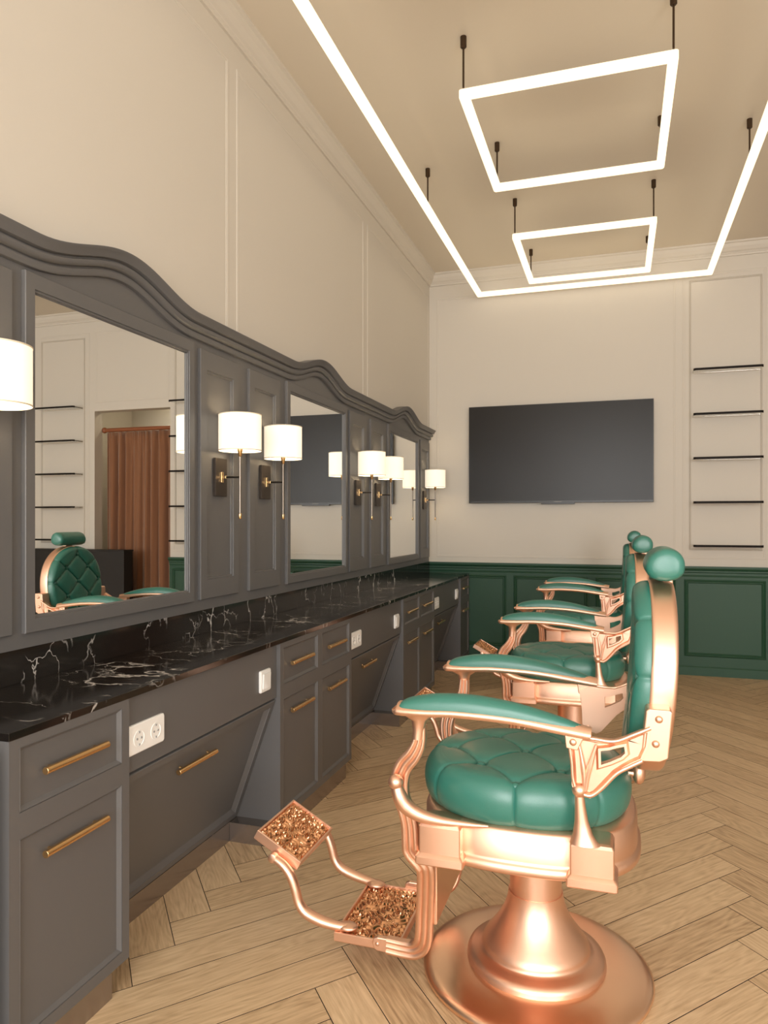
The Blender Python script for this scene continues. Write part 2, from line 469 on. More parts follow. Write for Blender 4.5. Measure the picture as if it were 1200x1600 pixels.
def kneehole(y0, y1, label):
    root = thing('tilted_counter_unit', (CF, (y0+y1)/2, 0), label, 'counter unit')
    def loc(bm):
        for v in bm.verts: v.co -= Vector(root.location)
    AX = CF-.016; e = .001; xb = XW+.004
    bm = NB(); box(bm, AX-.02, AX, y0+e, y1-e, .562, ZT); loc(bm); obj('apron', bm, GREY, root)
    bm = NB(); box(bm, xb, -1.443, y0+e, y1-.064, 0, ZB); loc(bm); obj('plinth', bm, PLINTH, root)
    # tilted door: built flat on plane x=0, z 0..H, then leaned back
    H = math.hypot(.172, .476); ang = math.atan2(.172, .480)
    M = Matrix.Translation(Vector((-1.443, (y0+y1)/2, ZB+.001))-Vector(root.location)) @ Matrix.Rotation(ang, 4, 'Y')
    hw = (y1-y0)/2-e; bm = NB()
    def rng(o, ob, xx): return [(xx, -hw+o, ob), (xx, hw-o, ob), (xx, hw-o, H-ob), (xx, -hw+o, H-ob)]
    loft(bm, [rng(0, 0, -.02), rng(0, 0, -.002), rng(.002, .002, 0), rng(.030, .026, 0), rng(.031, .027, -.003), rng(.046, .041, -.016), rng(.048, .043, -.016)])
    for v in bm.verts: v.co = M @ v.co
    d = obj('tilted_door', bm, GREY, root)
    bm2 = handle(d, -.012, -.055, H-.085, .222, M)
    return root
gaps = [(1.645, 2.564), (3.358, 4.272), (5.070, 5.980)]
for (a, b), l in zip(gaps, ('grey counter unit with a back-leaning front panel, nearest of the three leaning ones',
                            'grey counter unit with a back-leaning front panel, middle of the three leaning ones',
                            'grey counter unit with a back-leaning front panel, farthest of the three leaning ones')):
    kneehole(a, b, l)

# countertop
root = thing('marble_countertop', (CF, 3.8, ZT), 'long black marble countertop with white veins and a low splashback', 'countertop')
def toloc(bm, root):
    for v in bm.verts: v.co -= Vector(root.location)
bm = NB(); box(bm, XW+.002, CF+.002, 1.238, D-.042, ZT, .791); toloc(bm, root); obj('top_slab', bm, MARBLE, root, bevel=.0012)
bm = NB(); box(bm, XW+.002, XW+.012, 1.238, D-.042, .791, .888); toloc(bm, root); obj('splashback', bm, MARBLE, root, bevel=.001)

# outlets and switches on the aprons
AX = CF-.016
def outlet(y, label):
    r = thing('power_outlet', (AX, y, .649), label, 'outlet')
    bm = NB(); loft(bm, [[(x, p[0], p[1]) for p in [(q[0], q[1]) for q in rring(-.0815+o, .0815-o, -.041+o, .041-o, 0, .006)]] for x, o in ((0, 0), (.006, 0), (.009, .003))])
    obj('plate', bm, WHITE, r, smooth=True)
    for dy in (-.038, .038):
        bm = NB(); lathe(bm, [(.0235, .0085), (.0235, .0105), (.0215, .0105), (.020, .0035), (.0005, .0035)], (0, dy, 0), 32, axis='x')
        # lathe axis x: profile heights run along +x
        s = obj('socket', bm, WHITE, r, smooth=True)
        bm = NB()
        for dd in (-.0095, .0095): lathe(bm, [(.003, .003), (.003, .0112)], (0, dy+dd, 0), 12, axis='x')
        box(bm, .003, .0115, dy-.002, dy+.002, .0145, .0195); box(bm, .003, .0115, dy-.002, dy+.002, -.0195, -.0145)
        obj('contact', bm, GREYP, s)
    return r
def switch(y, label):
    r = thing('light_switch', (AX, y, .649), label, 'switch')
    bm = NB(); loft(bm, [[(x, q[0], q[1]) for q in rring(-.041+o, .041-o, -.041+o, .041-o, 0, .006)] for x, o in ((0, 0), (.006, 0), (.009, .003))])
    obj('plate', bm, WHITE, r, smooth=True)
    bm = NB(); loft(bm, [[(x+(.003 if q[1] > 0 else 0), q[0], q[1]) for q in rring(-.029+o, .029-o, -.029+o, .029-o, 0, .003)] for x, o in ((.008, 0), (.011, 0), (.012, .001))])
    obj('rocker', bm, WHITE, r, smooth=True)
    return r
wh = ('nearest', 'middle', 'farthest')
for i, (a, b) in enumerate(gaps):
    outlet(a+.090, 'white double wall socket on the grey counter apron, %s of the three sockets' % wh[i])
    switch(b-.105, 'white square rocker switch on the grey counter apron, %s of the three switches' % wh[i])

# ------------------------------------------------------------------ mirror wall
BX = -1.607
MW0 = 1.632; PER = 1.705
def ztop(y):
    z = 2.066
    for c in (2.06, 3.765, 5.47):
        t = y-c
        if abs(t) < .42: z += .084*.5*(1+math.cos(PI*t/.42))
    return z
Y0, Y1 = 1.22, 6.285
root = thing('mirror_wall_panelling', (BX, 3.75, .888), 'long dark grey wall panelling with a wavy crown moulding around the mirrors', 'panelling')
N = 200
ysamp = [Y0+(Y1-Y0)*i/N for i in range(N+1)]
bm = NB()
front = []; 
loftR = []
for y in ysamp:
    zt = ztop(y)-.03
    loftR.append([(XW+.002, y, .889), (BX, y, .889), (BX, y, zt), (XW+.002, y, zt)])
loft(bm, loftR); toloc(bm, root); obj('backing_board', bm, GREY, root)
bm = NB()
cp = [(0, -.090), (.013, -.088), (.016, -.082), (.016, -.067), (.010, -.065), (.010, -.061), (.026, -.059), (.031, -.053), (.031, -.041), (.023, -.038), (.023, -.034), (.038, -.031), (.042, -.023), (.047, -.010), (.052, -.004), (.052, 0), (-.016, 0), (-.016, -.088)]
rings = []
for i, y in enumerate(ysamp+[Y1]):
    last = (i == len(ysamp))
    zt = ztop(y); dz = (ztop(y+.01)-ztop(y-.01))/.02; c = 1/math.sqrt(1+dz*dz)
    ring = []
    for a, b in cp:
        yy = y-dz*c*b*1.0
        if last: pass
        ring.append((BX+a, y+b*dz*c*-1 + 0, zt+b*c))
    if y >= Y1-1e-6: ring = [(x, Y1+max(0, x-BX), z) for x, yy, z in ring]
    rings.append(ring)
rings = rings[:-1]
loft(bm, rings); toloc(bm, root); obj('crown_moulding', bm, GREY, root, smooth=True, angle=50)

FR = BX+.014    # front plane of frames
def raised_panel(y0, y1, z0=.934, z1=1.947):
    bm = NB()
    def rng(o, oz, xx): return [(xx, y0+o, z0+oz), (xx, y1-o, z0+oz), (xx, y1-o, z1-oz), (xx, y0+o, z1-oz)]
    sz = min(.048, (y1-y0)*.16)
    loft(bm, [rng(0, 0, BX), rng(0, 0, FR-.002), rng(.002, .002, FR), rng(sz, .030+sz, FR), rng(sz+.001, .031+sz, FR-.006), rng(sz+.008, .038+sz, FR-.006), rng(sz+.009, .039+sz, FR-.0125), rng(sz+.012, .042+sz, FR-.0125)])
    toloc(bm, root); obj('raised_panel', bm, GREY, root)
PA = [MW0+PER*k+.905 for k in range(3)]
PB = [MW0+PER*k+1.313 for k in range(2)]
raised_panel(1.278, 1.588)
for a in PA: raised_panel(a, a+.31)
for a in PB: raised_panel(a, a+.312)

def mirror(y0, label):
    y1 = y0+.857
    r = thing('wall_mirror', (BX, (y0+y1)/2, .934), label, 'mirror')
    bm = NB(); z0, z1 = .932, 1.963; i0, i1, j0, j1 = y0+.043, y1-.041, .981, 1.906
    def rg(t, xx):   # t=0 outer, 1 inner
        return [(xx, y0+(i0-y0)*t, z0+(j0-z0)*t), (xx, y1+(i1-y1)*t, z0+(j0-z0)*t), (xx, y1+(i1-y1)*t, z1+(j1-z1)*t), (xx, y0+(i0-y0)*t, z1+(j1-z1)*t)]
    R = [rg(0, BX+.0005), rg(0, FR), rg(.04, FR+.002), rg(.80, FR+.002), rg(.82, FR-.003), rg(.93, FR-.003), rg(.95, FR-.008), rg(1.0, FR-.009), rg(1.0, BX+.0005)]
    loft(bm, R+[R[0]], caps=False); bmesh.ops.remove_doubles(bm, verts=bm.verts[:], dist=1e-5)
    toloc(bm, r); obj('frame', bm, GREY, r)
    bm = NB(); box(bm, BX+.0005, BX+.0035, i0-.002, i1+.002, j0-.002, j1+.002); toloc(bm, r); obj('mirror_glass', bm, MIRR, r)
    return r
mirror(MW0, 'largest-looking framed wall mirror, reflecting the brown curtain and a green chair')
mirror(MW0+PER, 'middle framed wall mirror, reflecting the television')
mirror(MW0+2*PER, 'farthest framed wall mirror, beside the last wall lamp')

# sconces
def make_sconce():
    r = thing('wall_sconce', (0, 0, 0), 'x', 'wall lamp')
    # local: x out of the wall, origin at panel face
    bm = NB(); loft(bm, [[(x, q[0], q[1]) for q in rring(-.0465+o, .0465-o, -.080+o, .080-o, 0, .002)] for x, o in ((-.006, 0), (.005, 0), (.006, .001))]); obj('backplate', bm, BRONZE, r)
    bm = NB(); box(bm, .006, .012, -.009, .009, -.022, .022); box(bm, .012, .03, -.006, .006, -.006, .006); obj('arm_mount', bm, BRASS, r, bevel=.001)
    bm = NB(); tube(bm, (.012, 0, 0), (.093, 0, 0), .0045, 12); obj('arm', bm, BLACKM, r, smooth=True)
    bm = NB(); tube(bm, (.094, 0, -.155), (.094, 0, .12), .0048, 14); st = obj('stem', bm, BRASSD, r, smooth=True)
    bm = NB(); lathe(bm, [(.0055, -.176), (.0066, -.174), (.0066, -.155), (.005, -.153)], (.094, 0, 0), 14); f = obj('finial', bm, BRASS, st, smooth=True)
    bm = NB(); lathe(bm, [(.0055, .085), (.007, .087), (.012, .118), (.011, .120)], (.094, 0, 0), 18); obj('shade_holder', bm, BRASS, r, smooth=True)
    z0, z1, R = .108, .261, .0885
    bm = NB(); n = 56
    rings = []
    for rr, z in ((R, z0), (R, z1), (R-.0015, z1), (R-.0015, z0), (R, z0)):
        rings.append([(.094+rr*math.cos(2*PI*i/n), rr*math.sin(2*PI*i/n), z) for i in range(n)])
    loft(bm, rings, caps=False); bmesh.ops.remove_doubles(bm, verts=bm.verts[:], dist=1e-5)
    sh = obj('shade', bm, SHADE, r, smooth=True)
    tm = mat('shade_trim', (.75, .66, .52), .7)
    for z in (z0, z1-.004):
        bm = NB()
        loft(bm, [[(.094+rr*math.cos(2*PI*i/n), rr*math.sin(2*PI*i/n), zz) for i in range(n)] for rr, zz in ((R+.0005, z), (R+.0012, z), (R+.0012, z+.004), (R+.0005, z+.004), (R+.0005, z))], caps=False)
        bmesh.ops.remove_doubles(bm, verts=bm.verts[:], dist=1e-5)
        obj('shade_trim', bm, tm, sh, smooth=True)
    bm = NB(); ball(bm, (.094, 0, .172), .024, 16); obj('bulb', bm, BULB, r, smooth=True)
    return r
sc = make_sconce()
slist = [(1.438, 'drum-shaded wall lamp cut off by the left edge, left of the largest mirror'),
         (PA[0]+.155, 'drum-shaded wall lamp just right of the largest mirror'),
         (PB[0]+.156, 'drum-shaded wall lamp just left of the middle mirror'),
         (PA[1]+.155, 'drum-shaded wall lamp just right of the middle mirror'),
         (PB[1]+.156, 'drum-shaded wall lamp just left of the farthest mirror'),
         (PA[2]+.150, 'drum-shaded wall lamp at the far corner, right of the farthest mirror')]
for i, (y, l) in enumerate(slist):
    o = sc if i == 0 else copy_tree(sc)
    o.location = (FR-.003, y, 1.436); o['label'] = l; o['group'] = 'wall lamps on the mirror panelling'

# ------------------------------------------------------------------ television
r = thing('television', (-.483, D-.045, 1.835), 'large dark wall-mounted flat television on the beige back wall', 'television')
W2, H2 = .768, .425
bm = NB(); box(bm, -W2, W2, -.008, .022, -H2, H2); obj('bezel', bm, TVF, r, bevel=.002)
bm = NB(); box(bm, -W2+.007, W2-.007, -.010, -.007, -H2+.018, H2-.007); obj('screen', bm, TVS, r)
bm = NB(); box(bm, -.35, .35, .0225, .043, -.25, .25); obj('wall_mount', bm, TVF, r)
bm = NB(); box(bm, -.14, .14, -.008, .012, -H2-.012, -H2+.004); s = obj('sensor_bar', bm, TVF, r, bevel=.001)
bm = NB(); box(bm, -.032, .032, -.0095, -.0075, -H2+.006, -H2+.012); obj('badge', bm, mat('badge', (.09, .08, .07), .3, .8), s)

# ------------------------------------------------------------------ glass shelves
def shelf(x0, x1):
    r = thing('glass_shelf', ((x0+x1)/2, D, 0), 'x', 'shelf')
    w = (x1-x0)/2
    def outline(o, z, y0=-.012):
        pts = [(-w+o, y0, z)]
        R = .022
        for k in range(7):
            a = PI+PI/2*k/6; pts.append((-w+o+R+R*math.cos(a), -.15+o+R+R*math.sin(a), z))
        for k in range(7):
            a = 1.5*PI+PI/2*k/6; pts.append((w-o-R+R*math.cos(a), -.15+o+R+R*math.sin(a), z))
        pts.append((w-o, y0, z)); return pts
    bm = NB(); loft(bm, [outline(.004, -.005), outline(.004, .005)]); obj('glass_panel', bm, GLASS, r)
    # dark edge band along the front
    bm = NB()
    o1, o2 = outline(0, 0), outline(.0038, 0)
    n = len(o1); rings = []
    for i in range(1, n-1):
        rings.append([(o1[i][0], o1[i][1], -.009), (o2[i][0], o2[i][1], -.009), (o2[i][0], o2[i][1], .009), (o1[i][0], o1[i][1], .009)])
    loft(bm, rings); obj('edge_band', bm, SHEDGE, r)
    bm = NB(); box(bm, -w+.01, w-.01, -.012, -.001, -.009, .007); obj('wall_rail', bm, mat('shelf_rail', (.75, .68, .58), .4), r)
    return r
zsh = (1.055, 1.401, 1.753, 2.104, 2.460)
ordn = ('lowest', 'second lowest', 'middle', 'second highest', 'highest')
for (x0, x1, wn) in ((.578, 1.082, 'right of the television'), (2.235, 2.775, 'left of the curtain in the mirror view')):
    proto = None
    for z, on in zip(zsh, ordn):
        o = shelf(x0, x1) if proto is None else copy_tree(proto)
        proto = proto or o
        o.location.z = z; o['label'] = '%s glass wall shelf in the column %s' % (on, wn)
        o['group'] = 'glass shelves '+wn

# ------------------------------------------------------------------ LED pendants
def led_frame(name, x0, x1, y0, y1, rods, label, group=None):
    zb, zt, w = 3.210, 3.245, .041
    r = thing(name, ((x0+x1)/2, (y0+y1)/2, zb), label, 'pendant light', group)
    bm = NB()
    rings = []
    for o, z in ((0, zb+.004), (.004, zb), (w-.004, zb), (w, zb+.004), (w, zt), (0, zt), (0, zb+.004)):
        rings.append(rring(x0+o, x1-o, y0+o, y1-o, z, max(.014-o, .002), 3))
    loft(bm, rings, caps=False); bmesh.ops.remove_doubles(bm, verts=bm.verts[:], dist=1e-5)
    toloc(bm, r); obj('light_tube', bm, LED, r)
    for x, y in rods:
        bm = NB(); tube(bm, (x, y, zt), (x, y, ZC-.03), .0048, 10); toloc(bm, r); rd = obj('hanging_rod', bm, RODM, r, smooth=True)
        bm = NB(); lathe(bm, [(.010, ZC-.052), (.0145, ZC-.047), (.0145, ZC)], (x, y, 0), 18); toloc(bm, r); obj('ceiling_cup', bm, RODM, rd, smooth=True)
    return r
def sq(y0): return [(x, y) for x in (-.674, .226) for y in (y0+.022, y0+1.0)]
led_frame('led_pendant', -1.165, .720, -1.7, 6.275, [(x, y) for x in (-1.141, .698) for y in (-1.0, 1.72, 4.435)], 'large rectangular glowing light frame running along the ceiling around the smaller frames')
led_frame('led_pendant', -.699, .248, 3.282, 4.303, sq(3.255), 'smaller square glowing light frame, nearer of the two whole ones', 'square light frames')
led_frame('led_pendant', -.695, .248, 5.043, 6.058, sq(5.012), 'smaller square glowing light frame, farther one near the television wall', 'square light frames')
led_frame('led_pendant', -.699, .248, 1.50, 2.48, sq(1.47), 'added square glowing light frame above the viewer, unseen, for even lighting', 'square light frames')  # added beyond the view to even out the room light
led_frame('led_pendant', -.699, .248, -.26, .72, sq(-.29), 'added square glowing light frame behind the viewer, unseen, for even lighting', 'square light frames')  # second added frame, unseen, kept for the light it gives

# ------------------------------------------------------------------ curtain, rod, desk
r = thing('doorway_curtain', (1.6, D+.10, 0), 'brown floor-length curtain hanging in the doorway, seen in the mirror', 'curtain')
bm = NB(); nx, nz = 220, 24; rows = []
for j in range(nz+1):
    z = .02+2.19*j/nz; row = []
    for i in range(nx+1):
        t = i/nx; x = (1.165+.895*t)-1.6; amp = .030+.012*math.sin(t*9)-.016*(j/nz)**3
        ph = t*2*PI*8.5+.5*math.sin(t*17)
        y = .05+amp*math.sin(ph)+.006*math.sin(ph*2.3+z*1.5)
        if j > nz-2: y += .006*math.sin(t*160)
        row.append((x+.012*math.cos(ph)*.6, y, z))
    rows.append(row)
loft(bm, rows, closed=False, caps=False)
c = obj('fabric', bm, CURT, r, smooth=True, angle=80)
s = c.modifiers.new('solid', 'SOLIDIFY'); s.thickness = .004
bm = NB(); tube(bm, (-.43, .045, 2.235), (.455, .045, 2.235), .022, 18); rd = obj('curtain_rod', bm, ROD, r, smooth=True)
bm = NB(); ball(bm, (.478, .045, 2.235), .032, 18); obj('finial', bm, ROD, rd, smooth=True)

r = thing('low_partition', (2.13, 6.2, 0), 'dark low partition standing before the brown curtain, seen in the mirror', 'partition')
bm = NB(); box(bm, -.60, .75, -.07, .07, 0, .945); obj('panel', bm, DESK, r, bevel=.002)
bm = NB(); box(bm, -.605, .755, -.078, .078, .945, .960); obj('top_rail', bm, DESK, r, bevel=.002)

# ------------------------------------------------------------------ barber chair
def seg_dist(px, py, a, b):
    ax, ay = a; bx, by = b; dx, dy = bx-ax, by-ay
    t = max(0, min(1, ((px-ax)*dx+(py-ay)*dy)/(dx*dx+dy*dy)))
    return math.hypot(px-ax-dx*t, py-ay-dy*t), t

def se(a, n=2.0):
    c, s = math.cos(a), math.sin(a)
    r = (abs(c)**n+abs(s)**n)**(-1/n)
    return c*r, s*r

def make_chair(xc, yc, label):
    R = thing('barber_chair', (xc, yc, 0), label, 'barber chair', 'barber chairs', PI)
    # ---- base
    bm = NB(); lathe(bm, [(.30, 0), (.309, .002), (.312, .010), (.311, .016), (.303, .022), (.290, .026), (.270, .030), (.235, .034), (.205, .0355), (.194, .036), (.10, .036)], (.01, 0, 0), 96)
    obj('base_disc', bm, COPPERB, R, smooth=True, angle=60)
    bm = NB(); lathe(bm, [(.19, .034), (.189, .046), (.185, .055), (.174, .062), (.160, .066), (.150, .069), (.146, .074), (.146, .080), (.143, .088), (.136, .098), (.124, .113), (.110, .132), (.097, .152), (.086, .174), (.078, .198), (.0745, .222), (.0745, .2235), (.060, .2235)], (.01, 0, 0), 96)
    obj('pedestal', bm, COPPER, R, smooth=True, angle=60)
    bm = NB(); lathe(bm, [(.071, .21), (.071, .39)], (.01, 0, 0), 64); obj('piston', bm, COPPER, R, smooth=True)
    # ---- seat frame
    bm = NB(); rings = []
    for o, z in ((-.10, .380), (-.02, .380), (.004, .382), (.007, .386), (.007, .401), (.002, .406), (-.001, .410), (-.002, .415), (-.002, .470), (-.005, .474), (-.006, .482), (-.012, .488), (-.10, .490)):
        rr = []
        for i in range(120):
            cx, sy = se(2*PI*i/120, 2.7); rr.append((.024+cx*(.284+o), sy*(.262+o), z))
        rings.append(rr)
    loft(bm, rings); sf = obj('seat_frame', bm, COPPER, R, smooth=True, angle=50)
    for u0, u1 in ((.165, .272), (-.201, -.099)):
        for sgn in (1, -1):
            bm = NB(); rings = []
            for o, z in ((.006, .384), (.008, .387), (.008, .404), (.005, .408), (.0, .413), (0, .479), (-.004, .486), (-.010, .489)):
                y0, y1 = .195, .282+o
                if sgn < 0: y0, y1 = -y1, -y0
                rings.append(rring(u0-o, u1+o, y0, y1, z, .006, 3))
            loft(bm, rings); obj('corner_block', bm, COPPER, sf, smooth=True, angle=24)
    # ---- seat cushion
    cu, cw, ru, rw = .036, 0, .281, .260
    btn = [(0, 0), (.105, .122), (-.105, .122), (.105, -.122), (-.105, -.122), (.205, 0), (-.205, 0), (0, .224), (0, -.224)]
    segs = []
    for k in (1, 2, 3, 4): segs.append((btn[0], btn[k]))
    for a, b in ((1, 5), (1, 7), (2, 6), (2, 7), (3, 5), (3, 8), (4, 6), (4, 8)): segs.append((btn[a], btn[b]))
    for k, d in ((5, (.3, 0)), (6, (-.3, 0)), (7, (0, .3)), (8, (0, -.3)), (1, (.24, .19)), (2, (-.22, .20)), (3, (.24, -.19)), (4, (-.22, -.20))): segs.append((btn[k], d))
    def crease(px, py):
        h = 0; best = 9
        for a, b in segs:
            d, _ = seg_dist(px, py, a, b); best = min(best, d)
        h -= .0048*math.exp(-best/.010)+.0042*math.exp(-(best/.0030)**2)
        for b in btn:
            d = math.hypot(px-b[0], py-b[1]); h -= .013*math.exp(-(d/.026)**1.3)+.007*math.exp(-(d/.0155)**4)
        return h
    prof = [(.003, .616), (.04, .616)]
    for k in range(3, 61): t = k/72; prof.append((t, .616-.014*t*t))
    for k in range(0, 34):
        a = PI/2-(PI*.95)*k/33
        prof.append((.835+.165*(math.cos(a) if a > 0 else max(math.cos(a), 0)**.55), .545+.061*math.sin(a) if a > 0 else .545+.060*math.sin(a)))
    bm = NB(); rings = []
    NA = 340
    for ri, (t, z) in enumerate(prof):
        rr = []
        for i in range(NA):
            cx, sy = se(2*PI*i/NA, 2.25); px, py = cx*t*ru, sy*t*rw
            side = ri > 40
            c_ = crease(px, py)
            if z > .55: zz, k = z+c_, 1
            else: zz = z
            if t > .8:   # push creases inward on the flank
                f = min(1, (t-.8)/.15)*.75; L = 1+c_*f/.25; px *= L; py *= L
                zz = z+c_*(1-f)*(1 if z > .54 else 0)
            rr.append((cu+px, cw+py, zz))
        rings.append(rr)
    loft(bm, rings); sc_ = obj('seat_cushion', bm, LEATHER, R, smooth=True, angle=75)
    for b in btn:
        bm = NB(); zb = .616-.0145-.012*((b[0]/ru)**2+(b[1]/rw)**2)*1.1-(.004 if abs(b[0])+abs(b[1]) > .2 and b[0]*b[1] == 0 else 0)
        lathe(bm, [(.0115, -.008), (.0125, 0), (.0115, .003), (.0085, .0055), (.004, .0070), (.0005, .0075)], (cu+b[0], b[1], zb), 16); obj('button', bm, LEATHER, sc_, smooth=True)
    # ---- backrest
    zc_, rwb, rzb = .848, .228, .248
    def shift(z):
        t = (z-.6)/.5; return -.072*t+.0*t if False else -(.085*t-.052*t*t)
    def bout(a): return se(a, 2.15)
    bm = NB(); rings = []
    for s_, u in ((.93, -.252), (.985, -.252), (.997, -.256), (1.0, -.262), (1.0, -.300), (.994, -.307), (.97, -.312), (.6, -.318), (.2, -.320), (.01, -.320)):
        rr = []
        for i in range(96):
            c, s = bout(2*PI*i/96); w, z = c*rwb*s_, zc_+s*rzb*s_; rr.append((u+shift(z), w, z))
        rings.append(rr)
    loft(bm, rings); bs = obj('backrest_shell', bm, COPPER, R, smooth=True, angle=55)
    bl = []
    for (w, z) in ((0, .875), (.095, .962), (-.095, .962), (.095, .788), (-.095, .788), (.19, .875), (-.19, .875), (0, 1.045), (0, .702), (.175, .72), (-.175, .72)): bl.append((w, z-zc_))
    C, A1, A2, B1, B2, S1, S2, T, Bt, D1, D2 = bl
    bseg = [(C, A1), (C, A2), (C, B1), (C, B2), (A1, S1), (A2, S2), (B1, S1), (B2, S2), (A1, T), (A2, T), (B1, Bt), (B2, Bt), (B1, D1), (B2, D2),
            (T, (0, .26)), (Bt, (0, -.26)), (S1, (.26, .03)), (S2, (-.26, .03)), (A1, (.19, .18)), (A2, (-.19, .18))]
    bseg = [(a, b) for a, b in bseg]
    bt_all = [C, A1, A2, B1, B2, S1, S2, T, Bt]
    def bcre(px, py):
        best = 9
        for a, b in bseg: best = min(best, seg_dist(px, py, a, b)[0])
        h = -.010*math.exp(-best/.011)-.0052*math.exp(-(best/.0032)**2)
        for b in bt_all: h -= .010*math.exp(-(math.hypot(px-b[0], py-b[1])/.018)**2)
        return h
    prof = [(.003, .052)]
    for k in range(1, 52): t = k/60; prof.append((t, .052-.006*t*t))
    for k in range(0, 24):
        a = PI/2*(1-k/23); prof.append((.88+.105*math.cos(a), .008+.038*math.sin(a)))
    prof.append((.975, -.004))
    bm = NB(); rings = []
    for t, h in prof:
        rr = []
        for i in range(300):
            c, s = bout(2*PI*i/300); px, py = c*t*rwb, s*t*rzb; cr_ = bcre(px, py)
            f = 1-max(0, min(1, (t-.86)/.12))
            L = 1+cr_*(1-f)*.5/.25; z = zc_+py*L
            rr.append((-.258+shift(z)+h+cr_*f, px*L, z))
        rings.append(rr)
    loft(bm, rings); bc = obj('backrest_cushion', bm, LEATHER, R, smooth=True, angle=75)
    for (w, z) in bt_all:
        bm = NB(); hh = -.258+shift(zc_+z)+.052-.0125-.006*((w/rwb)**2+(z/rzb)**2)
        lathe(bm, [(.0105, -.008), (.011, 0), (.009, .004), (.0005, .0065)], (hh, w, zc_+z), 16, axis='x'); obj('button', bm, LEATHER, bc, smooth=True)
    # ---- headrest
    bm = NB(); box(bm, -.345, -.318, -.03, .03, 1.07, 1.11); obj('headrest_bracket', bm, COPPER, R, bevel=.004)
    bm = NB(); rings = []
    pr = []
    for i in range(36):
        a = 2*PI*i/36; c, s = math.cos(a), math.sin(a)
        uu = .047*c; zz = .046*s if s > 0 else .038*(-(abs(s)**.8))
        pr.append((uu+(-.004*s if s > 0 else 0), zz))
    for w, s in ((-.114, .30), (-.1125, .62), (-.109, .82), (-.103, .93), (-.096, .985), (-.092, .995), (-.090, .975), (-.088, 1.0), (-.08, 1.01), (0, 1.018), (.08, 1.01), (.088, 1.0), (.090, .975), (.092, .995), (.096, .985), (.103, .93), (.109, .82), (.1125, .62), (.114, .30)):
        rings.append([(-.322+a*s, w, 1.136+b*s) for a, b in pr])
    loft(bm, rings); obj('headrest', bm, LEATHER, R, smooth=True, angle=60)
    # ---- arms (both sides)
    for sg in (1, -1):
        W = .282*sg
        # rail
        rp = smooth_path([(.329, W, .775), (.32, W, .772), (.25, W, .774), (.164, W, .778), (.037, W, .773), (-.084, W, .757), (-.148, W, .748)], 6)
        pf = [(-.032, .004), (-.028, .010), (.028, .010), (.032, .004), (.032, -.002), (.029, -.006), (.017, -.017), (.010, -.019), (-.010, -.019), (-.017, -.017), (-.029, -.006), (-.032, -.002)]
        bm = NB(); sweep(bm, rp, pf, scales=[.7, 1, 1, 1, 1, 1, .95, .85], sa=[.55, .95, 1.08, 1.08, 1.05, .9, .75, .62])
        ar = obj('armrest', bm, COPPER, R, smooth=True, angle=45)
        # pad
        tops = [(.322, .783, .016), (.314, .793, .024), (.295, .803, .0275), (.26, .812, .0300), (.213, .819, .0308), (.13, .821, .0305), (.037, .811, .0275), (-.03, .797, .0230), (-.09, .781, .0180), (-.125, .769, .0130), (-.140, .763, .006)]
        def railz(u):
            pts = [(.33, .775), (.25, .776), (.164, .780), (.037, .775), (-.084, .760), (-.15, .750)]
            for (a, za), (b, zb) in zip(pts[:-1], pts[1:]):
                if u >= b: f = (a-u)/(a-b); return za+(zb-za)*f
            return .750
        tp = smooth_path([(a, b, c) for a, b, c in tops], 4); rings = []
        for p in tp:
            u, zt, hw = p; zb = railz(u)+.005; h = max(zt-zb, .004); rr = []
            for i in range(17):
                a = PI*i/16; rr.append((u, W+hw*math.cos(a), zb+h*(math.sin(a)**.75)))
            rings.append(rr)
        bm = NB(); loft(bm, rings); obj('arm_pad', bm, LEATHER, ar, smooth=True, angle=60)
        # under bracket front socket (short flared stub under the rail)
        bm = NB(); rings = []
        for z, a, b, cu_ in ((.765, .045, .024, .272), (.757, .036, .021, .272), (.748, .020, .017, .270), (.72, .015, .014, .272), (.70, .014, .014, .274)):
            rings.append([(cu_+a*math.cos(2*PI*i/20), W+b*math.sin(2*PI*i/20), z) for i in range(20)])
        loft(bm, rings); obj('arm_socket', bm, COPPER, ar, smooth=True)
        # rear tab and bolt
        bm = NB(); extr_xz(bm, [(-.088, .752), (-.092, .716), (-.118, .712), (-.132, .742), (-.135, .752)], W-.013*sg, W+.016*sg); obj('pivot_tab', bm, COPPER, ar, bevel=.002)
        bm = NB(); ball(bm, (-.108, W+.016*sg, .731), .0085, 16, (1, .6, 1)); obj('bolt', bm, COPPER, ar, smooth=True)
        # front strut: fluted ribbon
        sp = [(.268, .275, .735), (.272, .275, .69), (.288, .275, .655), (.312, .272, .625), (.324, .270, .590), (.322, .267, .545), (.309, .262, .505), (.302, .256, .465), (.301, .250, .415), (.298, .246, .395), (.272, .236, .360), (.266, .230, .340), (.270, .215, .285), (.277, .198, .210), (.282, .188, .150), (.291, .181, .118), (.312, .176, .099), (.345, .172, .094), (.39, .170, .095)]
        path = smooth_path([(a, b*sg, c) for a, b, c in sp], 5)
        flute = []
        nf = 24
        for i in range(nf+1):
            b = -.023+.046*i/nf; flute.append((.009+.0045*abs(math.sin(PI*3*i/nf)), b))
        pf = flute+[(-a, b) for a, b in flute[::-1]]
        bm = NB(); sweep(bm, path, pf, scales=[.62, .8, .95, 1, .9, .9, .95, 1, 1, 1, 1, 1, 1, .98, .95], sa=[1]*4)
        obj('front_strut', bm, COPPER, R, smooth=True, angle=40)
        # scroll from ball to seat frame
        hp = smooth_path([(.327, .296*sg, .588), (.318, .296*sg, .555), (.300, .292*sg, .528), (.265, .286*sg, .508), (.215, .276*sg, .496), (.150, .262*sg, .490), (.10, .252*sg, .488)], 6)
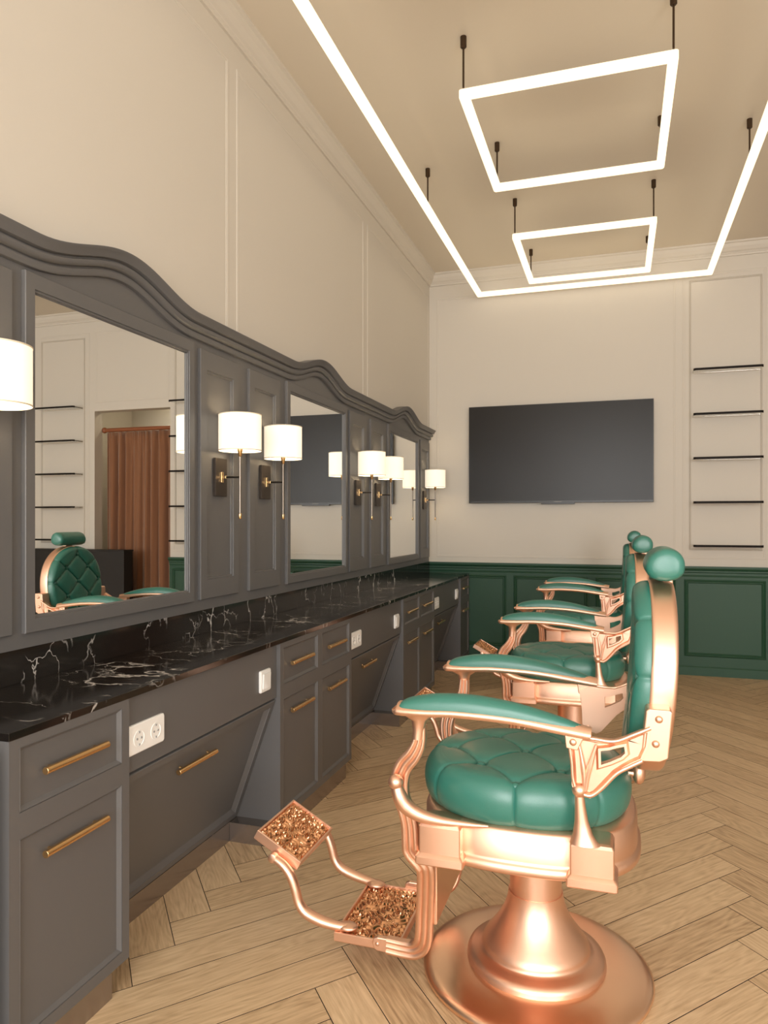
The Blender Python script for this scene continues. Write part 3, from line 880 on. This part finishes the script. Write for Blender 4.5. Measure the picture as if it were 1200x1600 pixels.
        bm = NB(); sweep(bm, hp, circ(.018, 16), scales=[.75, 1.05, 1.1, .95, .7, .45, .2])
        ball(bm, (.327, .298*sg, .590), .0195, 22)
        obj('scroll_bracket', bm, COPPER, R, smooth=True, angle=60)
        # rear post with ball
        bm = NB(); rings = []
        for z, a, b, cu_ in ((.486, .036, .022, -.134), (.493, .031, .020, -.132), (.510, .023, .016, -.129), (.540, .016, .013, -.126), (.575, .0125, .0115, -.123), (.602, .011, .010, -.121)):
            rings.append([(cu_+a*math.cos(2*PI*i/20), W-.008*sg+b*math.sin(2*PI*i/20), z) for i in range(20)])
        loft(bm, rings); ball(bm, (-.121, W-.006*sg, .613), .0175, 22); obj('rear_post', bm, COPPER, R, smooth=True, angle=60)
        # rear bracket (Y-shaped casting with an opening)
        outer = [(-.094, .728), (-.100, .700), (-.103, .660), (-.104, .625), (-.112, .607), (-.130, .602), (-.146, .598), (-.160, .606), (-.180, .630), (-.205, .660), (-.225, .676), (-.240, .686), (-.262, .698), (-.275, .730), (-.280, .774), (-.255, .764), (-.225, .748), (-.200, .738), (-.165, .738), (-.128, .742)]
        inner = [(-.170, .712), (-.171, .680), (-.190, .688), (-.215, .702), (-.224, .712), (-.222, .727), (-.205, .722), (-.190, .716)]
        bm = NB(); yy = W-.020*sg
        vo = [bm.verts.new((a, yy, b)) for a, b in outer]; vi = [bm.verts.new((a, yy, b)) for a, b in inner]
        ed = [bm.edges.new((v[i], v[(i+1) % len(v)])) for v in (vo, vi) for i in range(len(v))]
        g = bmesh.ops.triangle_fill(bm, use_beauty=True, use_dissolve=False, edges=ed)
        fc = [f for f in bm.faces]
        ex = bmesh.ops.extrude_face_region(bm, geom=fc)
        for v in ex['geom']:
            if isinstance(v, bmesh.types.BMVert): v.co.y += .022*sg
        bmesh.ops.recalc_face_normals(bm, faces=bm.faces[:])
        tf = [g_ for g_ in ex['geom'] if isinstance(g_, bmesh.types.BMFace)]
        bmesh.ops.inset_region(bm, faces=tf, thickness=.006, depth=0, use_even_offset=True)
        bmesh.ops.inset_region(bm, faces=tf, thickness=.005, depth=-.010, use_even_offset=True)
        # raised centre rib and hollow: sink vertices inside slightly by adding ridges
        obj('rear_bracket', bm, COPPER, R, bevel=.003, seg=2)
        bm = NB()
        def ridge(pts, r0, sc_):
            sweep(bm, smooth_path([(a, W+.001*sg, b) for a, b in pts], 5), circ(r0, 10), scales=sc_)
        ridge([(-.098, .722), (-.104, .68), (-.107, .64), (-.115, .612)], .004, [1, 1, 1])
        ridge([(-.118, .612), (-.145, .604), (-.170, .622), (-.205, .662), (-.235, .682), (-.262, .698)], .005, [1, 1, 1])
        ridge([(-.110, .738), (-.150, .739), (-.200, .737), (-.245, .757), (-.280, .775)], .0045, [1, 1, 1])
        ridge([(-.160, .725), (-.150, .69), (-.140, .65), (-.135, .615)], .007, [.4, 1, .7])
        ridge([(-.120, .725), (-.127, .69), (-.132, .65), (-.133, .615)], .006, [.4, 1, .7])
        obj('rib', bm, COPPER, R.children[-1], smooth=True)
        # plate bolted to the backrest
        pl = thing  # noqa
        bm = NB(); extr_xz(bm, [(-.270, .812), (-.275, .818), (-.322, .818), (-.327, .812), (-.318, .706), (-.300, .697), (-.262, .695), (-.259, .702)], W-.060*sg, W-.002*sg)
        pb = obj('side_plate', bm, COPPER, R, bevel=.003)
        bm = NB(); ball(bm, (-.298, W-.001*sg, .796), .0088, 16, (1, .7, 1)); obj('bolt', bm, COPPER, pb, smooth=True)
        bm = NB(); ball(bm, (-.291, W-.001*sg, .739), .0088, 16, (1, .7, 1)); obj('bolt', bm, COPPER, pb, smooth=True)
        # foot arm
        fp = smooth_path([(.518, .128*sg, .098), (.552, .135*sg, .100), (.600, .139*sg, .108), (.645, .14*sg, .124), (.668, .14*sg, .150), (.680, .14*sg, .190), (.695, .14*sg, .225), (.718, .139*sg, .250), (.752, .137*sg, .268)], 6)
        bm = NB(); sweep(bm, fp, circ(.0150, 16, .0135), scales=[.8, .95, 1.1, 1.1, 1, 1, 1, .95, .85])
        ball(bm, (.522, .126*sg, .099), .030, 20, (1, .78, .33)); obj('foot_arm', bm, COPPER, R, smooth=True, angle=60)
        bm = NB(); lathe(bm, [(.013, -.006), (.013, .012), (.008, .014)], (.750, .137*sg, .268), 18, axis='y') if sg > 0 else lathe(bm, [(.008, -.014), (.013, -.012), (.013, .006)], (.750, .137*sg, .268), 18, axis='y')
        obj('pivot_pin', bm, COPPER, R, smooth=True)
        # tread bracket plate
        bm = NB(); extr_xz(bm, [(.340, .074), (.340, .108), (.420, .108), (.432, .103), (.436, .090), (.430, .074), (.420, .070), (.350, .068)], .152*sg, .168*sg)
        tb = obj('tread_bracket', bm, COPPER, R, bevel=.003)
        bm = NB(); ball(bm, (.420, .168*sg, .090), .006, 12, (1, .6, 1)); obj('bolt', bm, COPPER, tb, smooth=True)
    # reclining bar under the back
    bm = NB(); tube(bm, (-.262, 0, .575), (-.19, 0, .575), .010, 16); ball(bm, (-.262, 0, .575), .017, 16, (1, 1, 1.7)); obj('recline_bar', bm, COPPER, R, smooth=True)
    # calf rest
    bm = NB(); box(bm, .246, .256, -.195, .195, .185, .372); cr2 = obj('calf_rest', bm, COPPERB, R, bevel=.003)
    bm = NB(); box(bm, .2565, .300, -.180, .180, .20, .36); obj('calf_pad', bm, LEATHER, cr2, bevel=.015, seg=4)
    # carved plates
    rnd = random.Random(5); cen = [(rnd.random(), rnd.random(), rnd.choice((-1, 1)), rnd.random()*6) for _ in range(36)]
    def relief(s, t, asp):
        best = 9; bc_ = None
        for c in cen:
            d = math.hypot((s-c[0])*asp, t-c[1])
            if d < best: best = d; bc_ = c
        th = math.atan2(t-bc_[1], (s-bc_[0])*asp)
        h = .5+.5*math.sin(bc_[2]*th*2+best*95+bc_[3])
        h2 = .5+.5*math.sin(th*5+bc_[3])
        return .6*h+.4*h2*math.exp(-best*9)
    def carved(name, M, L, Wd, T, parent, asp):
        # local: x length 0..L, y -Wd..Wd, top at z=0
        bm = NB(); rim = .006
        def rg(o, z): return [(o, -Wd+o, z), (L-o, -Wd+o, z), (L-o, Wd-o, z), (o, Wd-o, z)]
        loft(bm, [rg(.002, -T), rg(0, -T+.003), rg(0, -.001), rg(.001, 0), rg(rim, 0), rg(rim+.001, -.008)])
        for v in bm.verts: v.co = M @ v.co
        o = obj(name, bm, COPPER, parent)
        bm = NB(); nx, ny = 130, 150; rows = []
        for i in range(nx+1):
            row = []
            for j in range(ny+1):
                s, t = i/nx, j/ny; e = min(s, 1-s, t, 1-t)
                h = -.0075+.0092*relief(s, t, asp)*min(1, e/.03)
                row.append(M @ Vector((rim+s*(L-2*rim), -Wd+rim+t*2*(Wd-rim), h)))
            rows.append(row)
        loft(bm, rows, closed=False, caps=False); q = obj('carved_relief', bm, COPPERD, o, smooth=True, angle=70)
        q['label'] = 'carved scrollwork surface'
        return o
    carved('foot_tread', Matrix.Translation((.362, 0, .090)) , .193, .151, .026, R, .65)
    dv = Vector((.669-.808, 0, .258-.334)); Ln = dv.length; ang = math.atan2(.076, .139)
    Mp = Matrix.Translation((.669, 0, .258)) @ Matrix.Rotation(-ang, 4, 'Y')
    carved('foot_plate', Mp, Ln, .125, .030, R, .63)
    return R

ch = make_chair(-.207, 2.05, 'rose gold barber chair with green leather, nearest and largest')
for y, l in ((3.76, 'rose gold barber chair with dark green leather, middle one of the row'), (5.47, 'rose gold barber chair with dark green leather, farthest, closest to the television wall')):
    c = copy_tree(ch); c.location = (-.207, y, 0); c['label'] = l

# ------------------------------------------------------------------ light and camera
w = bpy.data.worlds.new('world'); SC.world = w; w.use_nodes = True
bg = w.node_tree.nodes['Background']; bg.inputs[0].default_value = (.95, .95, 1.0, 1); bg.inputs[1].default_value = 1.0
for i, (a, b_) in enumerate(WIN):
    L = bpy.data.lights.new('window_daylight', 'AREA'); L.shape = 'RECTANGLE'; L.size = b_-a; L.size_y = zs1-zs0
    L.energy = 166; L.color = (1.0, .985, .955)
    o = bpy.data.objects.new('window_daylight', L); COL.objects.link(o); o.location = ((a+b_)/2, YF-.2, (zs0+zs1)/2); o.rotation_euler = (PI/2, 0, 0)
cam = bpy.data.cameras.new('camera'); co = bpy.data.objects.new('camera', cam); COL.objects.link(co)
co.location = (0, 0, 1.25); co.rotation_euler = (PI/2, 0, .3123)
cam.sensor_fit = 'HORIZONTAL'; cam.sensor_width = 36; cam.lens = 36*1129/1200; cam.shift_y = 14.7/1200; cam.clip_start = .02
SC.camera = co
SC.view_settings.view_transform = 'Standard'; SC.view_settings.look = 'None'
SC.view_settings.exposure = 0; SC.view_settings.gamma = 1; SC.view_settings.use_curve_mapping = False
